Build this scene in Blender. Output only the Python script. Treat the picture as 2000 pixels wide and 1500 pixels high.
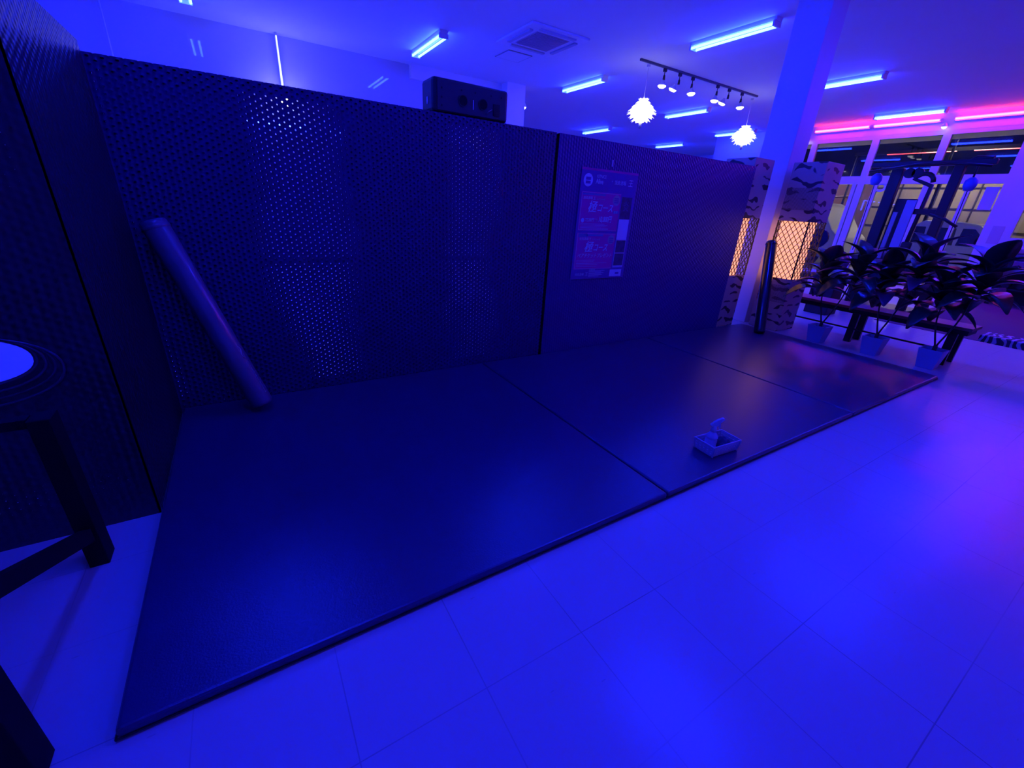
import bpy, bmesh, math, random
from mathutils import Vector, Matrix, noise

for o in list(bpy.data.objects):
    bpy.data.objects.remove(o, do_unlink=True)
SC = bpy.context.scene
COL = SC.collection
random.seed(7)
PI = math.pi

# ------------------------------------------------------------------ camera, world, exposure
camd = bpy.data.cameras.new('camera'); cam = bpy.data.objects.new('camera', camd); COL.objects.link(cam)
camd.sensor_width = 36.0; camd.lens = 820 / 2000 * 36.0; camd.clip_start = 0.02; camd.clip_end = 200
RX = Vector((0.85325753, -0.51845397, 0.05618782))          # camera right in world
RY = Vector((-0.160364, -0.36338285, -0.91773432)) * -1     # camera up in world
RZ = RX.cross(RY)
RY = RZ.cross(RX)
M = Matrix((RX, RY, RZ)).transposed().to_4x4(); M.translation = Vector((0, 0, 1.3))
cam.matrix_world = M
SC.camera = cam

w = bpy.data.worlds.new('night'); SC.world = w; w.use_nodes = True
w.node_tree.nodes['Background'].inputs[0].default_value = (0.01, 0.012, 0.03, 1)
w.node_tree.nodes['Background'].inputs[1].default_value = 0.25
vs = SC.view_settings
vs.view_transform = 'Standard'; vs.look = 'None'; vs.exposure = 0.0; vs.gamma = 1.0; vs.use_curve_mapping = False
BLUE_E = 150.0      # strength of the blue fluorescent tubes
BLUE_C = (0.0050, 0.0145, 1.0)
RED_E = 21.0
RED_C = (1.0, 0.035, 0.06)

# ------------------------------------------------------------------ helpers
class MB:
    def __init__(s): s.bm = bmesh.new()
    def box(s, x0, y0, z0, x1, y1, z1, rot=None):
        vs_ = [Vector((x, y, z)) for z in (z0, z1) for y in (y0, y1) for x in (x0, x1)]
        if rot: vs_ = [rot @ v for v in vs_]
        v = [s.bm.verts.new(p) for p in vs_]
        for f in ((0, 2, 3, 1), (4, 5, 7, 6), (0, 1, 5, 4), (2, 6, 7, 3), (0, 4, 6, 2), (1, 3, 7, 5)):
            s.bm.faces.new([v[i] for i in f])
        return s
    def bar(s, a, b, w_, h=None, up=(0, 0, 1)):
        a = Vector(a); b = Vector(b); h = h or w_
        d = (b - a).normalized(); u = Vector(up)
        if abs(d.dot(u)) > .98: u = Vector((1, 0, 0))
        r = d.cross(u).normalized(); u = r.cross(d).normalized()
        v = []
        for p in (a, b):
            for sx, sy in ((-1, -1), (1, -1), (1, 1), (-1, 1)):
                v.append(s.bm.verts.new(p + r * sx * w_ / 2 + u * sy * h / 2))
        for f in ((0, 3, 2, 1), (4, 5, 6, 7), (0, 1, 5, 4), (1, 2, 6, 5), (2, 3, 7, 6), (3, 0, 4, 7)):
            s.bm.faces.new([v[i] for i in f])
        return s
    def tube(s, pts, r, n=12, cap=True):
        pts = [Vector(p) for p in pts]
        rr = r if isinstance(r, (list, tuple)) else [r] * len(pts)
        rings = []; u = None
        for i, p in enumerate(pts):
            if i == 0: d = pts[1] - p
            elif i == len(pts) - 1: d = p - pts[-2]
            else: d = (pts[i + 1] - p).normalized() + (p - pts[i - 1]).normalized()
            d.normalize()
            if u is None:
                u = Vector((0, 0, 1)) if abs(d.z) < .9 else Vector((1, 0, 0))
            a = (u - d * u.dot(d)).normalized(); b = d.cross(a); u = a
            rings.append([s.bm.verts.new(p + (a * math.cos(2 * PI * k / n) + b * math.sin(2 * PI * k / n)) * rr[i]) for k in range(n)])
        for A, B in zip(rings, rings[1:]):
            for k in range(n):
                f = s.bm.faces.new((A[k], A[(k + 1) % n], B[(k + 1) % n], B[k])); f.smooth = True
        if cap:
            s.bm.faces.new(rings[0][::-1]); s.bm.faces.new(rings[-1])
        return s
    def lathe(s, prof, c=(0, 0, 0), n=24, smooth=True):
        c = Vector(c); rings = []
        for r, z in prof:
            if r < 1e-5: rings.append([s.bm.verts.new(c + Vector((0, 0, z)))])
            else: rings.append([s.bm.verts.new(c + Vector((r * math.cos(2 * PI * k / n), r * math.sin(2 * PI * k / n), z))) for k in range(n)])
        for A, B in zip(rings, rings[1:]):
            for k in range(n):
                k2 = (k + 1) % n
                q = [A[k], A[k2], B[k2], B[k]] if len(A) > 1 and len(B) > 1 else ([A[0], B[k2], B[k]] if len(A) == 1 else [A[k], A[k2], B[0]])
                f = s.bm.faces.new(q); f.smooth = smooth
        return s
    def poly(s, pts, thick=None, ext=None):
        v = [s.bm.verts.new(Vector(p)) for p in pts]
        if ext is None:
            s.bm.faces.new(v); return s
        e = Vector(ext); v2 = [s.bm.verts.new(x.co + e) for x in v]; n = len(v)
        s.bm.faces.new(v[::-1]); s.bm.faces.new(v2)
        for i in range(n): s.bm.faces.new((v[i], v[(i + 1) % n], v2[(i + 1) % n], v2[i]))
        return s
    def build(s, name, m, parent=None, bevel=0, loc=None, rotz=None):
        bmesh.ops.recalc_face_normals(s.bm, faces=s.bm.faces)
        me = bpy.data.meshes.new(name); s.bm.to_mesh(me); s.bm.free()
        me.materials.append(m)
        o = bpy.data.objects.new(name, me); COL.objects.link(o)
        if parent: o.parent = parent
        if loc: o.location = loc
        if rotz is not None: o.rotation_euler.z = rotz
        if bevel:
            b = o.modifiers.new('bevel', 'BEVEL'); b.width = bevel; b.segments = 2; b.limit_method = 'ANGLE'
        return o

def tag(o, label=None, cat=None, group=None, kind=None):
    if label: o['label'] = label
    if cat: o['category'] = cat
    if group: o['group'] = group
    if kind: o['kind'] = kind
    return o

def thing(name, label, cat, loc=(0, 0, 0), rotz=0, group=None):
    o = bpy.data.objects.new(name, None); COL.objects.link(o)
    o.empty_display_size = .1
    o.location = loc; o.rotation_euler.z = rotz
    return tag(o, label, cat, group)

def copy_tree(o, parent=None):
    c = o.copy(); COL.objects.link(c)
    if parent: c.parent = parent
    for ch in list(o.children): copy_tree(ch, c)
    return c

def text_mb(txt, size, m, name, parent, loc, rx=PI / 2, rz=0, shear=0, align='LEFT', sx=1.0, ext=0.0004, bold=0):
    cu = bpy.data.curves.new('lettering', 'FONT'); cu.body = txt; cu.size = size; cu.shear = shear
    cu.align_x = align; cu.extrude = ext; cu.offset = bold
    t = bpy.data.objects.new('lettering', cu); COL.objects.link(t)
    bpy.context.view_layer.update()
    dg = bpy.context.evaluated_depsgraph_get()
    me = bpy.data.meshes.new_from_object(t.evaluated_get(dg))
    bpy.data.objects.remove(t, do_unlink=True)
    me.materials.clear(); me.materials.append(m)
    o = bpy.data.objects.new(name, me); COL.objects.link(o)
    o.parent = parent; o.location = loc; o.rotation_euler = (rx, 0, rz); o.scale = (sx, 1, 1)
    return o

# ------------------------------------------------------------------ materials
def nodes(name):
    m = bpy.data.materials.new(name); m.use_nodes = True
    nt = m.node_tree; b = nt.nodes['Principled BSDF']
    return m, nt, b
def mat(name, c, rough=.5, metal=0, spec=.5, noise_amt=0, nscale=6, bump=0, bscale=60, coat=0):
    m, nt, b = nodes(name)
    b.inputs['Base Color'].default_value = (*c, 1); b.inputs['Roughness'].default_value = rough
    b.inputs['Metallic'].default_value = metal; b.inputs['Specular IOR Level'].default_value = spec
    if coat: b.inputs['Coat Weight'].default_value = coat; b.inputs['Coat Roughness'].default_value = .08
    if noise_amt or bump:
        tc = nt.nodes.new('ShaderNodeTexCoord'); nz = nt.nodes.new('ShaderNodeTexNoise')
        nz.inputs['Scale'].default_value = nscale; nz.inputs['Detail'].default_value = 5
        nt.links.new(tc.outputs['Object'], nz.inputs['Vector'])
        if noise_amt:
            mx = nt.nodes.new('ShaderNodeMix'); mx.data_type = 'RGBA'
            mx.inputs[6].default_value = (*[v * (1 - noise_amt) for v in c], 1); mx.inputs[7].default_value = (*[min(1, v * (1 + noise_amt)) for v in c], 1)
            nt.links.new(nz.outputs['Fac'], mx.inputs[0]); nt.links.new(mx.outputs[2], b.inputs['Base Color'])
            mr = nt.nodes.new('ShaderNodeMapRange'); mr.inputs[3].default_value = rough * .96; mr.inputs[4].default_value = min(1, rough * 1.04)
            nt.links.new(nz.outputs['Fac'], mr.inputs[0]); nt.links.new(mr.outputs[0], b.inputs['Roughness'])
        if bump:
            n2 = nt.nodes.new('ShaderNodeTexNoise'); n2.inputs['Scale'].default_value = bscale; n2.inputs['Detail'].default_value = 3
            nt.links.new(tc.outputs['Object'], n2.inputs['Vector'])
            bp = nt.nodes.new('ShaderNodeBump'); bp.inputs['Strength'].default_value = bump; bp.inputs['Distance'].default_value = .002
            nt.links.new(n2.outputs['Fac'], bp.inputs['Height']); nt.links.new(bp.outputs[0], b.inputs['Normal'])
    return m
def emit(name, c, s, base=(.8, .8, .8)):
    m, nt, b = nodes(name)
    b.inputs['Base Color'].default_value = (*base, 1)
    b.inputs['Emission Color'].default_value = (*c, 1); b.inputs['Emission Strength'].default_value = s
    return m
def math_n(nt, op, a, b_=None, c=None):
    n = nt.nodes.new('ShaderNodeMath'); n.operation = op
    for i, v in enumerate((a, b_, c)):
        if v is None: continue
        if isinstance(v, (int, float)): n.inputs[i].default_value = v
        else: nt.links.new(v, n.inputs[i])
    return n.outputs[0]

WHITE = mat('white_paint', (.78, .78, .78), .45, noise_amt=.03)
CEIL = mat('ceiling_board', (.74, .76, .78), .75, noise_amt=.03, nscale=2)
GLOSSW = mat('gloss_wall', (.60, .62, .70), .02, spec=.9, noise_amt=.02, nscale=1.5)
FRAMEW = mat('white_frame', (.76, .74, .76), .35)
BLACKM = mat('black_metal', (.012, .012, .014), .4, bump=.1)
BLACKP = mat('black_plastic', (.014, .013, .016), .5, bump=.25, bscale=300)
MATB = mat('matte_black', (.008, .008, .012), .8, spec=.15)
GREYM = mat('grey_metal', (.35, .36, .38), .35, metal=.6)
WHITEP = mat('white_plastic', (.75, .76, .8), .35, bump=.1)
TUBE_B = emit('blue_tube', BLUE_C, BLUE_E)
TUBE_R = emit('red_tube', RED_C, RED_E)
BULB = emit('bulb_glow', (1.0, .93, .88), 3.5)
SHADE = emit('pendant_shade', (1.0, .97, .95), 1.15, (.85, .85, .85))
SLATE = mat('vinyl_mat', (.036, .037, .112), .30, spec=.75, noise_amt=.04, nscale=3, bump=.35, bscale=180)

def floor_mat():
    m, nt, b = nodes('vinyl_tile')
    tc = nt.nodes.new('ShaderNodeTexCoord'); sp = nt.nodes.new('ShaderNodeSeparateXYZ'); nt.links.new(tc.outputs['Object'], sp.inputs[0])
    def seam(src, off, pitch, wd):
        f = math_n(nt, 'FRACT', math_n(nt, 'DIVIDE', math_n(nt, 'ADD', src, off), pitch))
        return math_n(nt, 'LESS_THAN', f, wd)
    P = .3575
    s1 = seam(sp.outputs[0], -.044 + 10 * P, P, .009); s2 = seam(sp.outputs[1], -.305 + 40 * P, P, .009)
    s = math_n(nt, 'MAXIMUM', s1, s2)
    nz = nt.nodes.new('ShaderNodeTexNoise'); nz.inputs['Scale'].default_value = 1.1; nz.inputs['Detail'].default_value = 6
    nt.links.new(tc.outputs['Object'], nz.inputs['Vector'])
    fade = nt.nodes.new('ShaderNodeMapRange'); fade.inputs[1].default_value = .38; fade.inputs[2].default_value = .62
    nt.links.new(nz.outputs['Fac'], fade.inputs[0])
    s = math_n(nt, 'MULTIPLY', s, math_n(nt, 'MULTIPLY_ADD', fade.outputs[0], .42, .05))
    # scuffs
    wv = nt.nodes.new('ShaderNodeTexVoronoi'); wv.inputs['Scale'].default_value = 3.1
    mp = nt.nodes.new('ShaderNodeMapping'); mp.inputs['Scale'].default_value = (1, 5, 1); mp.inputs['Rotation'].default_value = (0, 0, .7)
    nt.links.new(tc.outputs['Object'], mp.inputs[0]); nt.links.new(mp.outputs[0], wv.inputs['Vector'])
    sc = math_n(nt, 'MULTIPLY', math_n(nt, 'LESS_THAN', wv.outputs['Distance'], .03), .2)
    s = math_n(nt, 'MAXIMUM', s, sc)
    mx = nt.nodes.new('ShaderNodeMix'); mx.data_type = 'RGBA'
    mx.inputs[6].default_value = (.66, .68, .70, 1); mx.inputs[7].default_value = (.08, .08, .09, 1)
    nt.links.new(s, mx.inputs[0]); nt.links.new(mx.outputs[2], b.inputs['Base Color'])
    b.inputs['Roughness'].default_value = .25
    n3 = nt.nodes.new('ShaderNodeTexNoise'); n3.inputs['Scale'].default_value = 3.5; n3.inputs['Detail'].default_value = 2
    nt.links.new(tc.outputs['Object'], n3.inputs['Vector'])
    bp = nt.nodes.new('ShaderNodeBump'); bp.inputs['Strength'].default_value = .12; bp.inputs['Distance'].default_value = .02
    nt.links.new(n3.outputs['Fac'], bp.inputs['Height']); nt.links.new(bp.outputs[0], b.inputs['Normal'])
    b.inputs['Specular IOR Level'].default_value = .5
    return m
FLOOR = floor_mat()

def mesh_mat(name, p=.026, q=.016, th=.66, col=(.028, .020, .13), rough=.3, phase=0.0):
    """black sheet pierced by a staggered lattice of small holes between raised ribs"""
    m, nt, b = nodes(name)
    tc = nt.nodes.new('ShaderNodeTexCoord'); sp = nt.nodes.new('ShaderNodeSeparateXYZ'); nt.links.new(tc.outputs['Object'], sp.inputs[0])
    u = math_n(nt, 'ADD', sp.outputs[0], sp.outputs[1])
    wob = nt.nodes.new('ShaderNodeTexNoise'); wob.inputs['Scale'].default_value = 1.3
    nt.links.new(tc.outputs['Object'], wob.inputs['Vector'])
    u = math_n(nt, 'ADD', u, math_n(nt, 'MULTIPLY', wob.outputs['Fac'], .03))
    cu = math_n(nt, 'COSINE', math_n(nt, 'MULTIPLY_ADD', u, PI / p, phase))
    cz = math_n(nt, 'COSINE', math_n(nt, 'MULTIPLY_ADD', sp.outputs[2], PI / q, phase))
    f = math_n(nt, 'MULTIPLY', cu, cz)
    hole = math_n(nt, 'GREATER_THAN', f, th)
    b.inputs['Base Color'].default_value = (*col, 1); b.inputs['Roughness'].default_value = rough
    b.inputs['Specular IOR Level'].default_value = .6
    rib = math_n(nt, 'ADD', math_n(nt, 'MULTIPLY', cu, cu), math_n(nt, 'MULTIPLY', f, .6))
    bp = nt.nodes.new('ShaderNodeBump'); bp.inputs['Strength'].default_value = .6; bp.inputs['Distance'].default_value = .003
    nt.links.new(rib, bp.inputs['Height']); nt.links.new(bp.outputs[0], b.inputs['Normal'])
    tr = nt.nodes.new('ShaderNodeBsdfTransparent'); mx = nt.nodes.new('ShaderNodeMixShader')
    nt.links.new(hole, mx.inputs[0]); nt.links.new(b.outputs[0], mx.inputs[1]); nt.links.new(tr.outputs[0], mx.inputs[2])
    nt.links.new(mx.outputs[0], nt.nodes['Material Output'].inputs[0])
    return m
MESH_F = mesh_mat('pierced_sheet')
MESH_B = mesh_mat('pierced_sheet_rear', th=.10, p=.029, q=.017, phase=2.47)
MESH_S = mesh_mat('pierced_side_sheet', th=.985, col=(.02, .018, .04))
MESH_2 = mesh_mat('fine_sheet', th=.985, col=(.055, .02, .19), rough=.42)
PANELB = mat('screen_board', (.02, .018, .028), .5, bump=.3, bscale=90)

def tiger_mat():
    m, nt, b = nodes('tiger_fabric')
    tc = nt.nodes.new('ShaderNodeTexCoord')
    nz = nt.nodes.new('ShaderNodeTexNoise'); nz.inputs['Scale'].default_value = 4.5; nz.inputs['Detail'].default_value = 2
    nt.links.new(tc.outputs['Object'], nz.inputs['Vector'])
    sp = nt.nodes.new('ShaderNodeSeparateXYZ'); nt.links.new(tc.outputs['Object'], sp.inputs[0])
    ph = math_n(nt, 'ADD', math_n(nt, 'MULTIPLY', sp.outputs[2], 62), math_n(nt, 'MULTIPLY', nz.outputs['Fac'], 15))
    s = math_n(nt, 'SINE', ph)
    mp = nt.nodes.new('ShaderNodeMapping'); mp.inputs['Scale'].default_value = (7, 7, 7)
    n2 = nt.nodes.new('ShaderNodeTexNoise'); n2.inputs['Scale'].default_value = 1.0; n2.inputs['Detail'].default_value = 1
    nt.links.new(tc.outputs['Object'], mp.inputs[0]); nt.links.new(mp.outputs[0], n2.inputs['Vector'])
    v = math_n(nt, 'ADD', s, math_n(nt, 'MULTIPLY', math_n(nt, 'SUBTRACT', n2.outputs['Fac'], .5), 4.0))
    cr = nt.nodes.new('ShaderNodeMapRange'); cr.inputs[1].default_value = .78; cr.inputs[2].default_value = 1.0
    nt.links.new(v, cr.inputs[0])
    mx = nt.nodes.new('ShaderNodeMix'); mx.data_type = 'RGBA'
    mx.inputs[6].default_value = (.60, .42, .30, 1); mx.inputs[7].default_value = (.05, .025, .03, 1)
    nt.links.new(cr.outputs[0], mx.inputs[0]); nt.links.new(mx.outputs[2], b.inputs['Base Color'])
    b.inputs['Roughness'].default_value = .42
    bp = nt.nodes.new('ShaderNodeBump'); bp.inputs['Strength'].default_value = .3; bp.inputs['Distance'].default_value = .01
    nt.links.new(n2.outputs['Fac'], bp.inputs['Height']); nt.links.new(bp.outputs[0], b.inputs['Normal'])
    return m
TIGER = tiger_mat()

def glass_mat():
    m, nt, b = nodes('window_glass')
    tr = nt.nodes.new('ShaderNodeBsdfTransparent'); gl = nt.nodes.new('ShaderNodeBsdfGlossy'); gl.inputs['Roughness'].default_value = .0
    tr.inputs[0].default_value = (.8, .8, .8, 1)
    fr = nt.nodes.new('ShaderNodeFresnel'); fr.inputs[0].default_value = 1.5
    mx = nt.nodes.new('ShaderNodeMixShader'); nt.links.new(fr.outputs[0], mx.inputs[0])
    nt.links.new(tr.outputs[0], mx.inputs[1]); nt.links.new(gl.outputs[0], mx.inputs[2])
    nt.links.new(mx.outputs[0], nt.nodes['Material Output'].inputs[0])
    return m
GLASS = glass_mat()

# ------------------------------------------------------------------ the room
def struct(name, mb, m, parent=None, bevel=0):
    o = mb.build(name, m, parent, bevel)
    if not parent: o['kind'] = 'structure'
    return o
ZC = 3.65
struct('floor', MB().box(-5, -4, -.1, 17.4, 15.1, 0), FLOOR)
struct('ceiling', MB().box(-5, -4, ZC, 17.4, 15.1, ZC + .1), CEIL)
struct('wall_left', MB().box(-5.1, -4, 0, -5, 9.6, ZC), WHITE)
struct('wall_front', MB().box(-5, -4.1, 0, 13.7, -4, ZC), WHITE)
struct('wall_back', MB().box(-5, 9.5, 0, 5.75, 9.62, ZC), GLOSSW)
struct('wall_recess', MB().box(5.63, 9.62, 0, 5.75, 15, ZC), WHITE)
struct('wall_far', MB().box(5.63, 15, 0, 17.4, 15.1, ZC), WHITE)
mb = MB().box(17.35, 9.8, 0, 17.45, 15, 2.0).box(17.35, 9.8, 3.5, 17.45, 15, ZC)
struct('wall_recess_window_side', mb, WHITE)
struct('wall_return', MB().box(13.6, 9.8, 0, 17.4, 9.95, 2.9).box(14.1, 9.7, 3.18, 17.4, 9.95, ZC), WHITE)
# long window wall: beam, piers, wall under the raised window
mb = MB()
mb.box(13.6, -4, 3.32, 13.8, 9.9, ZC)
mb.box(13.6, 2.56, 0, 13.8, 2.87, 3.32)
mb.box(13.6, 8.4, 0, 13.8, 9.9, 3.32)
mb.box(13.6, -.45, 0, 13.8, -.15, 3.32).box(13.6, -4, 0, 13.8, -3.6, 3.32)
mb.box(13.6, -.15, 0, 13.8, 2.56, 1.16).box(13.6, -3.6, 0, 13.8, -.45, 1.16)
struct('wall_right', mb, FRAMEW)
struct('trim_1', MB().box(5.68, 3.10, 0, 6.0, 3.48, ZC), WHITE, bevel=.006)          # free-standing square column
struct('trim_2', MB().box(5.3, 9.15, 0, 5.75, 9.5, ZC), WHITE)                        # pilaster on the back wall
struct('trim_3', MB().box(3.3, 9.4, 3.42, 5.3, 9.5, ZC), WHITE)                       # low beam on the back wall
struct('baseboard_back', MB().box(-5, 9.48, 0, 5.3, 9.5, .08), BLACKP)
struct('baseboard_right', MB().box(13.585, 2.56, 0, 13.6, 2.87, .09), BLACKP)

def window(idx, y0, y1, zb, mull=(), x=13.6):
    f = MB(); w_ = .07
    f.box(x, y0, zb, x + .1, y0 + w_, 3.32).box(x, y1 - w_, zb, x + .1, y1, 3.32)
    f.box(x + .004, y0 + .07, 3.24, x + .1, y1 - .07, 3.32).box(x + .004, y0 + .07, 2.26, x + .1, y1 - .07, 2.44).box(x + .004, y0 + .07, zb, x + .1, y1 - .07, zb + .08)
    for ym in mull: f.box(x + .008, ym - .04, zb + .08, x + .096, ym + .04, 2.26)
    fr = f.build('window_%d' % idx, FRAMEW); fr['kind'] = 'structure'
    MB().box(x + .045, y0 + .03, 2.40, x + .052, y1 - .03, 3.28).build('upper_pane', GLASS, fr)
    MB().box(x + .045, y0 + .03, zb + .03, x + .052, y1 - .03, 2.30).build('lower_pane', GLASS, fr)
    return fr
window(1, 6.87, 8.4, .02)
win2 = window(2, 5.48, 6.87, .02, (5.62,))
win3 = window(3, 4.16, 5.48, .02, (5.16,))
window(4, 2.87, 4.16, .02, (3.45,))
window(5, -.15, 2.56, 1.16, (1.2,))
window(6, -3.6, -.45, 1.16, (-2,))
# band of dark windows in the recess
f = MB(); f.box(17.35, 9.8, 3.42, 17.42, 15, 3.5).box(17.35, 9.8, 2, 17.42, 15, 2.08)
for y in (9.8, 11.2, 12.6, 13.9, 14.94): f.box(17.34, y, 2, 17.42, y + .1, 3.5)
fr = f.build('window_7', FRAMEW); fr['kind'] = 'structure'
MB().box(17.38, 9.8, 2.0, 17.385, 15, 3.5).build('pane', GLASS, fr)

# air conditioning cassette and hatch in the ceiling
ac = thing('air_conditioner', 'square white ceiling cassette air conditioner with a darker centre grille', 'air conditioner', (4.45, 6.68, ZC))
MB().box(-.52, -.52, -.03, .52, .52, 0).build('panel', WHITE, ac, .008)
g = MB()
for k in range(14): g.box(-.28, -.28 + k * .042, -.045, .28, -.28 + k * .042 + .018, -.03)
g.box(-.3, -.3, -.034, .3, .3, -.0305)
g.build('grille', mat('grille_plastic', (.48, .40, .50), .6), ac)
for a in range(4):
    MB().box(-.32, .38, -.05, .32, .44, -.03, Matrix.Rotation(a * PI / 2, 3, 'Z')).build('louver', mat('louver_plastic', (.5, .5, .56), .5), ac)
ht = thing('ceiling_hatch', 'square inspection hatch in the ceiling beside the air conditioner', 'hatch', (4.53, 7.66, ZC))
MB().box(-.22, -.22, -.012, .22, .22, 0).build('hatch_panel', CEIL, ht)
g = MB()
for a in range(4): g.box(-.235, .222, -.01, .235, .235, 0, Matrix.Rotation(a * PI / 2, 3, 'Z'))
g.build('hatch_frame', GREYM, ht)

# ------------------------------------------------------------------ blue twin-tube ceiling lights
def make_fixture():
    r = thing('ceiling_light', 'x', 'ceiling light', (0, 0, ZC), 0, 'twin blue fluorescent ceiling lights')
    MB().poly([(-.075, -.64, 0), (-.055, -.64, -.045), (.055, -.64, -.045), (.075, -.64, 0)], ext=(0, 1.28, 0)).build('housing', WHITE, r)
    for sx in (-1, 1):
        t = MB().tube([(sx * .055, -.605, -.075), (sx * .055, .605, -.075)], .016, 12).build('fluorescent_tube', TUBE_B, r)
    for y in (-.62, .62): MB().box(-.075, y - .012, -.1, .075, y + .012, -.04).build('end_cap', WHITEP, r)
    return r
fx = {
 (3.12, 8.0): 'twin blue tube light on the ceiling left of the air conditioner',
 (6.43, 8.03): 'twin blue tube light on the ceiling between the air conditioner and the spotlight track',
 (6.23, 4.65): 'large near twin blue tube light on the ceiling, left of the column top',
 (9.52, 4.65): 'twin blue tube light on the ceiling just right of the white column',
 (9.88, 8.2): 'twin blue tube light under the spotlight track, between the two white pendants',
 (10.25, 11.9): 'twin blue tube light on the ceiling above the poster, left of the first pendant',
 (14.0, 12.1): 'farthest small twin blue tube light in the recess, right of the first pendant',
 (12.92, 4.75): 'twin blue tube light on the ceiling right beside the row of red tubes',
 (15.2, 10.2): 'twin blue tube light partly hidden by the second pendant, low in the recess',
 (13.0, 8.9): 'short blue tube light just left of the column behind the second pendant',
}
hidden = [(-.12, 8.0), (-.12, 4.65), (-.12, 1.3), (3.12, 4.65), (3.12, 1.3), (6.3, 1.3), (9.6, 1.3), (12.95, 1.3), (-3.3, 8.0), (-3.3, 4.65)]
proto = make_fixture(); first = True
for i, ((x, y), lab) in enumerate(list(fx.items()) + [(p, None) for p in hidden]):
    o = proto if first else copy_tree(proto); first = False
    o.location = (x, y, ZC); o['label'] = lab or 'twin blue fluorescent ceiling light outside the picture above the mats'

# red tubes along the window beam
def make_red(L):
    r = thing('red_tube_light', 'x', 'tube light', (0, 0, 0), 0, 'red fluorescent tubes along the window beam')
    MB().box(.0, -L / 2, -.035, .06, L / 2, .035).build('housing', WHITE, r)
    MB().tube([(-.03, -L / 2 + .02, 0), (-.03, L / 2 - .02, 0)], .017, 12).build('fluorescent_tube', TUBE_R, r)
    for s_ in (-1, 1): MB().box(-.05, s_ * (L / 2 - .01) - .012, -.025, .0, s_ * (L / 2 - .01) + .012, .025).build('end_cap', WHITEP, r)
    return r
rp = make_red(1.26)
for i, (y, lab) in enumerate([(6.29, 'leftmost red tube light on the beam over the windows'), (4.97, 'middle red tube light on the window beam, below a blue twin light'),
                 (3.50, 'rightmost red tube light in view, beside the white spotlight on the beam'), (2.2, 'red tube light on the window beam beyond the right edge'), (.9, 'red tube light on the window beam near its middle, out of view'),
                 (-.5, 'red tube light on the window beam far right, out of view')]):
    o = rp if i == 0 else copy_tree(rp)
    o.location = (13.54, y, 3.52); o['label'] = lab

for y, lab in ((.5, 'red tube light on the ceiling beyond the right edge, near the bench'), (-.9, 'red tube light on the ceiling beyond the right edge, far from the bench')):
    o = copy_tree(rp); o.location = (10.6, y, ZC - .05); o['label'] = lab; o.rotation_euler = (0, -PI / 2, 0)

def wall_spot(x, y, z, lab, dx=-1):
    r = thing('spotlight', lab, 'spotlight', (x, y, z), 0, 'small white spotlights on the beam and pilaster')
    MB().tube([(0, 0, .0), (dx * .09, 0, -.02)], .012, 8).build('arm', BLACKP, r)
    MB().lathe([(.02, .05), (.032, .03), (.06, -.03), (.055, -.035)], (dx * .11, 0, -.03), 16).build('shade', WHITEP, r)
    MB().lathe([(.0, -.075), (.03, -.065), (.046, -.04), (.045, -.03), (0, -.028)], (dx * .11, 0, -.03), 16).build('bulb', BULB, r)
wall_spot(13.6, 4.24, 3.44, 'white spotlight on the beam between two red tubes')
wall_spot(13.6, 7.04, 3.38, 'white spotlight on the beam at the left end of the red tubes')
wall_spot(5.75, 9.35, 3.36, 'tiny white spotlight on the pilaster right of the speaker', 1)

# ------------------------------------------------------------------ track with six spotlights and two pendants
tr = thing('light_track', 'thin black ceiling track carrying six white spotlights and two pendants', 'light track', (6.17, 6.27, ZC))
MB().box(0, -.018, -.03, 3.45, .018, 0).build('rail', mat('track_metal', (.08, .08, .1), .4), tr)
def make_spot(tilt):
    r = thing('track_spotlight', 'x', 'spotlight', (0, 0, ZC - .03), 0, 'spotlights on the ceiling track')
    MB().box(-.03, -.018, -.05, .03, .018, 0).build('adapter', BLACKP, r)
    MB().tube([(0, 0, -.05), (0, 0, -.11)], .007, 8).tube([(0, 0, -.1), (0, 0, -.17)], [.016, .022], 12).build('socket', BLACKP, r)
    h = MB().lathe([(.0, -.29), (.045, -.285), (.070, -.262), (.071, -.252), (.0, -.25)], n=20).build('bulb_face', BULB, r)
    h2 = MB().lathe([(.068, -.2495), (.060, -.235), (.035, -.205), (.022, -.185), (.02, -.165), (0, -.165)], n=20).build('reflector', mat('reflector_glass', (.6, .62, .7), .25), r)
    h.rotation_euler = h2.rotation_euler = (tilt, tilt * .4, 0)
    return r
sp0 = None
labs = ['first', 'second', 'third', 'fourth', 'fifth', 'sixth']
for i, (x, tl) in enumerate([(6.79, .05), (7.19, .35), (7.55, -.05), (8.3, .05), (8.67, .35), (9.1, -.05)]):
    o = make_spot(tl)
    o.location = (x, 6.27, ZC - .03)
    o['label'] = 'black-necked white spotlight, %s along the ceiling track from the near pendant' % labs[i]

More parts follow.
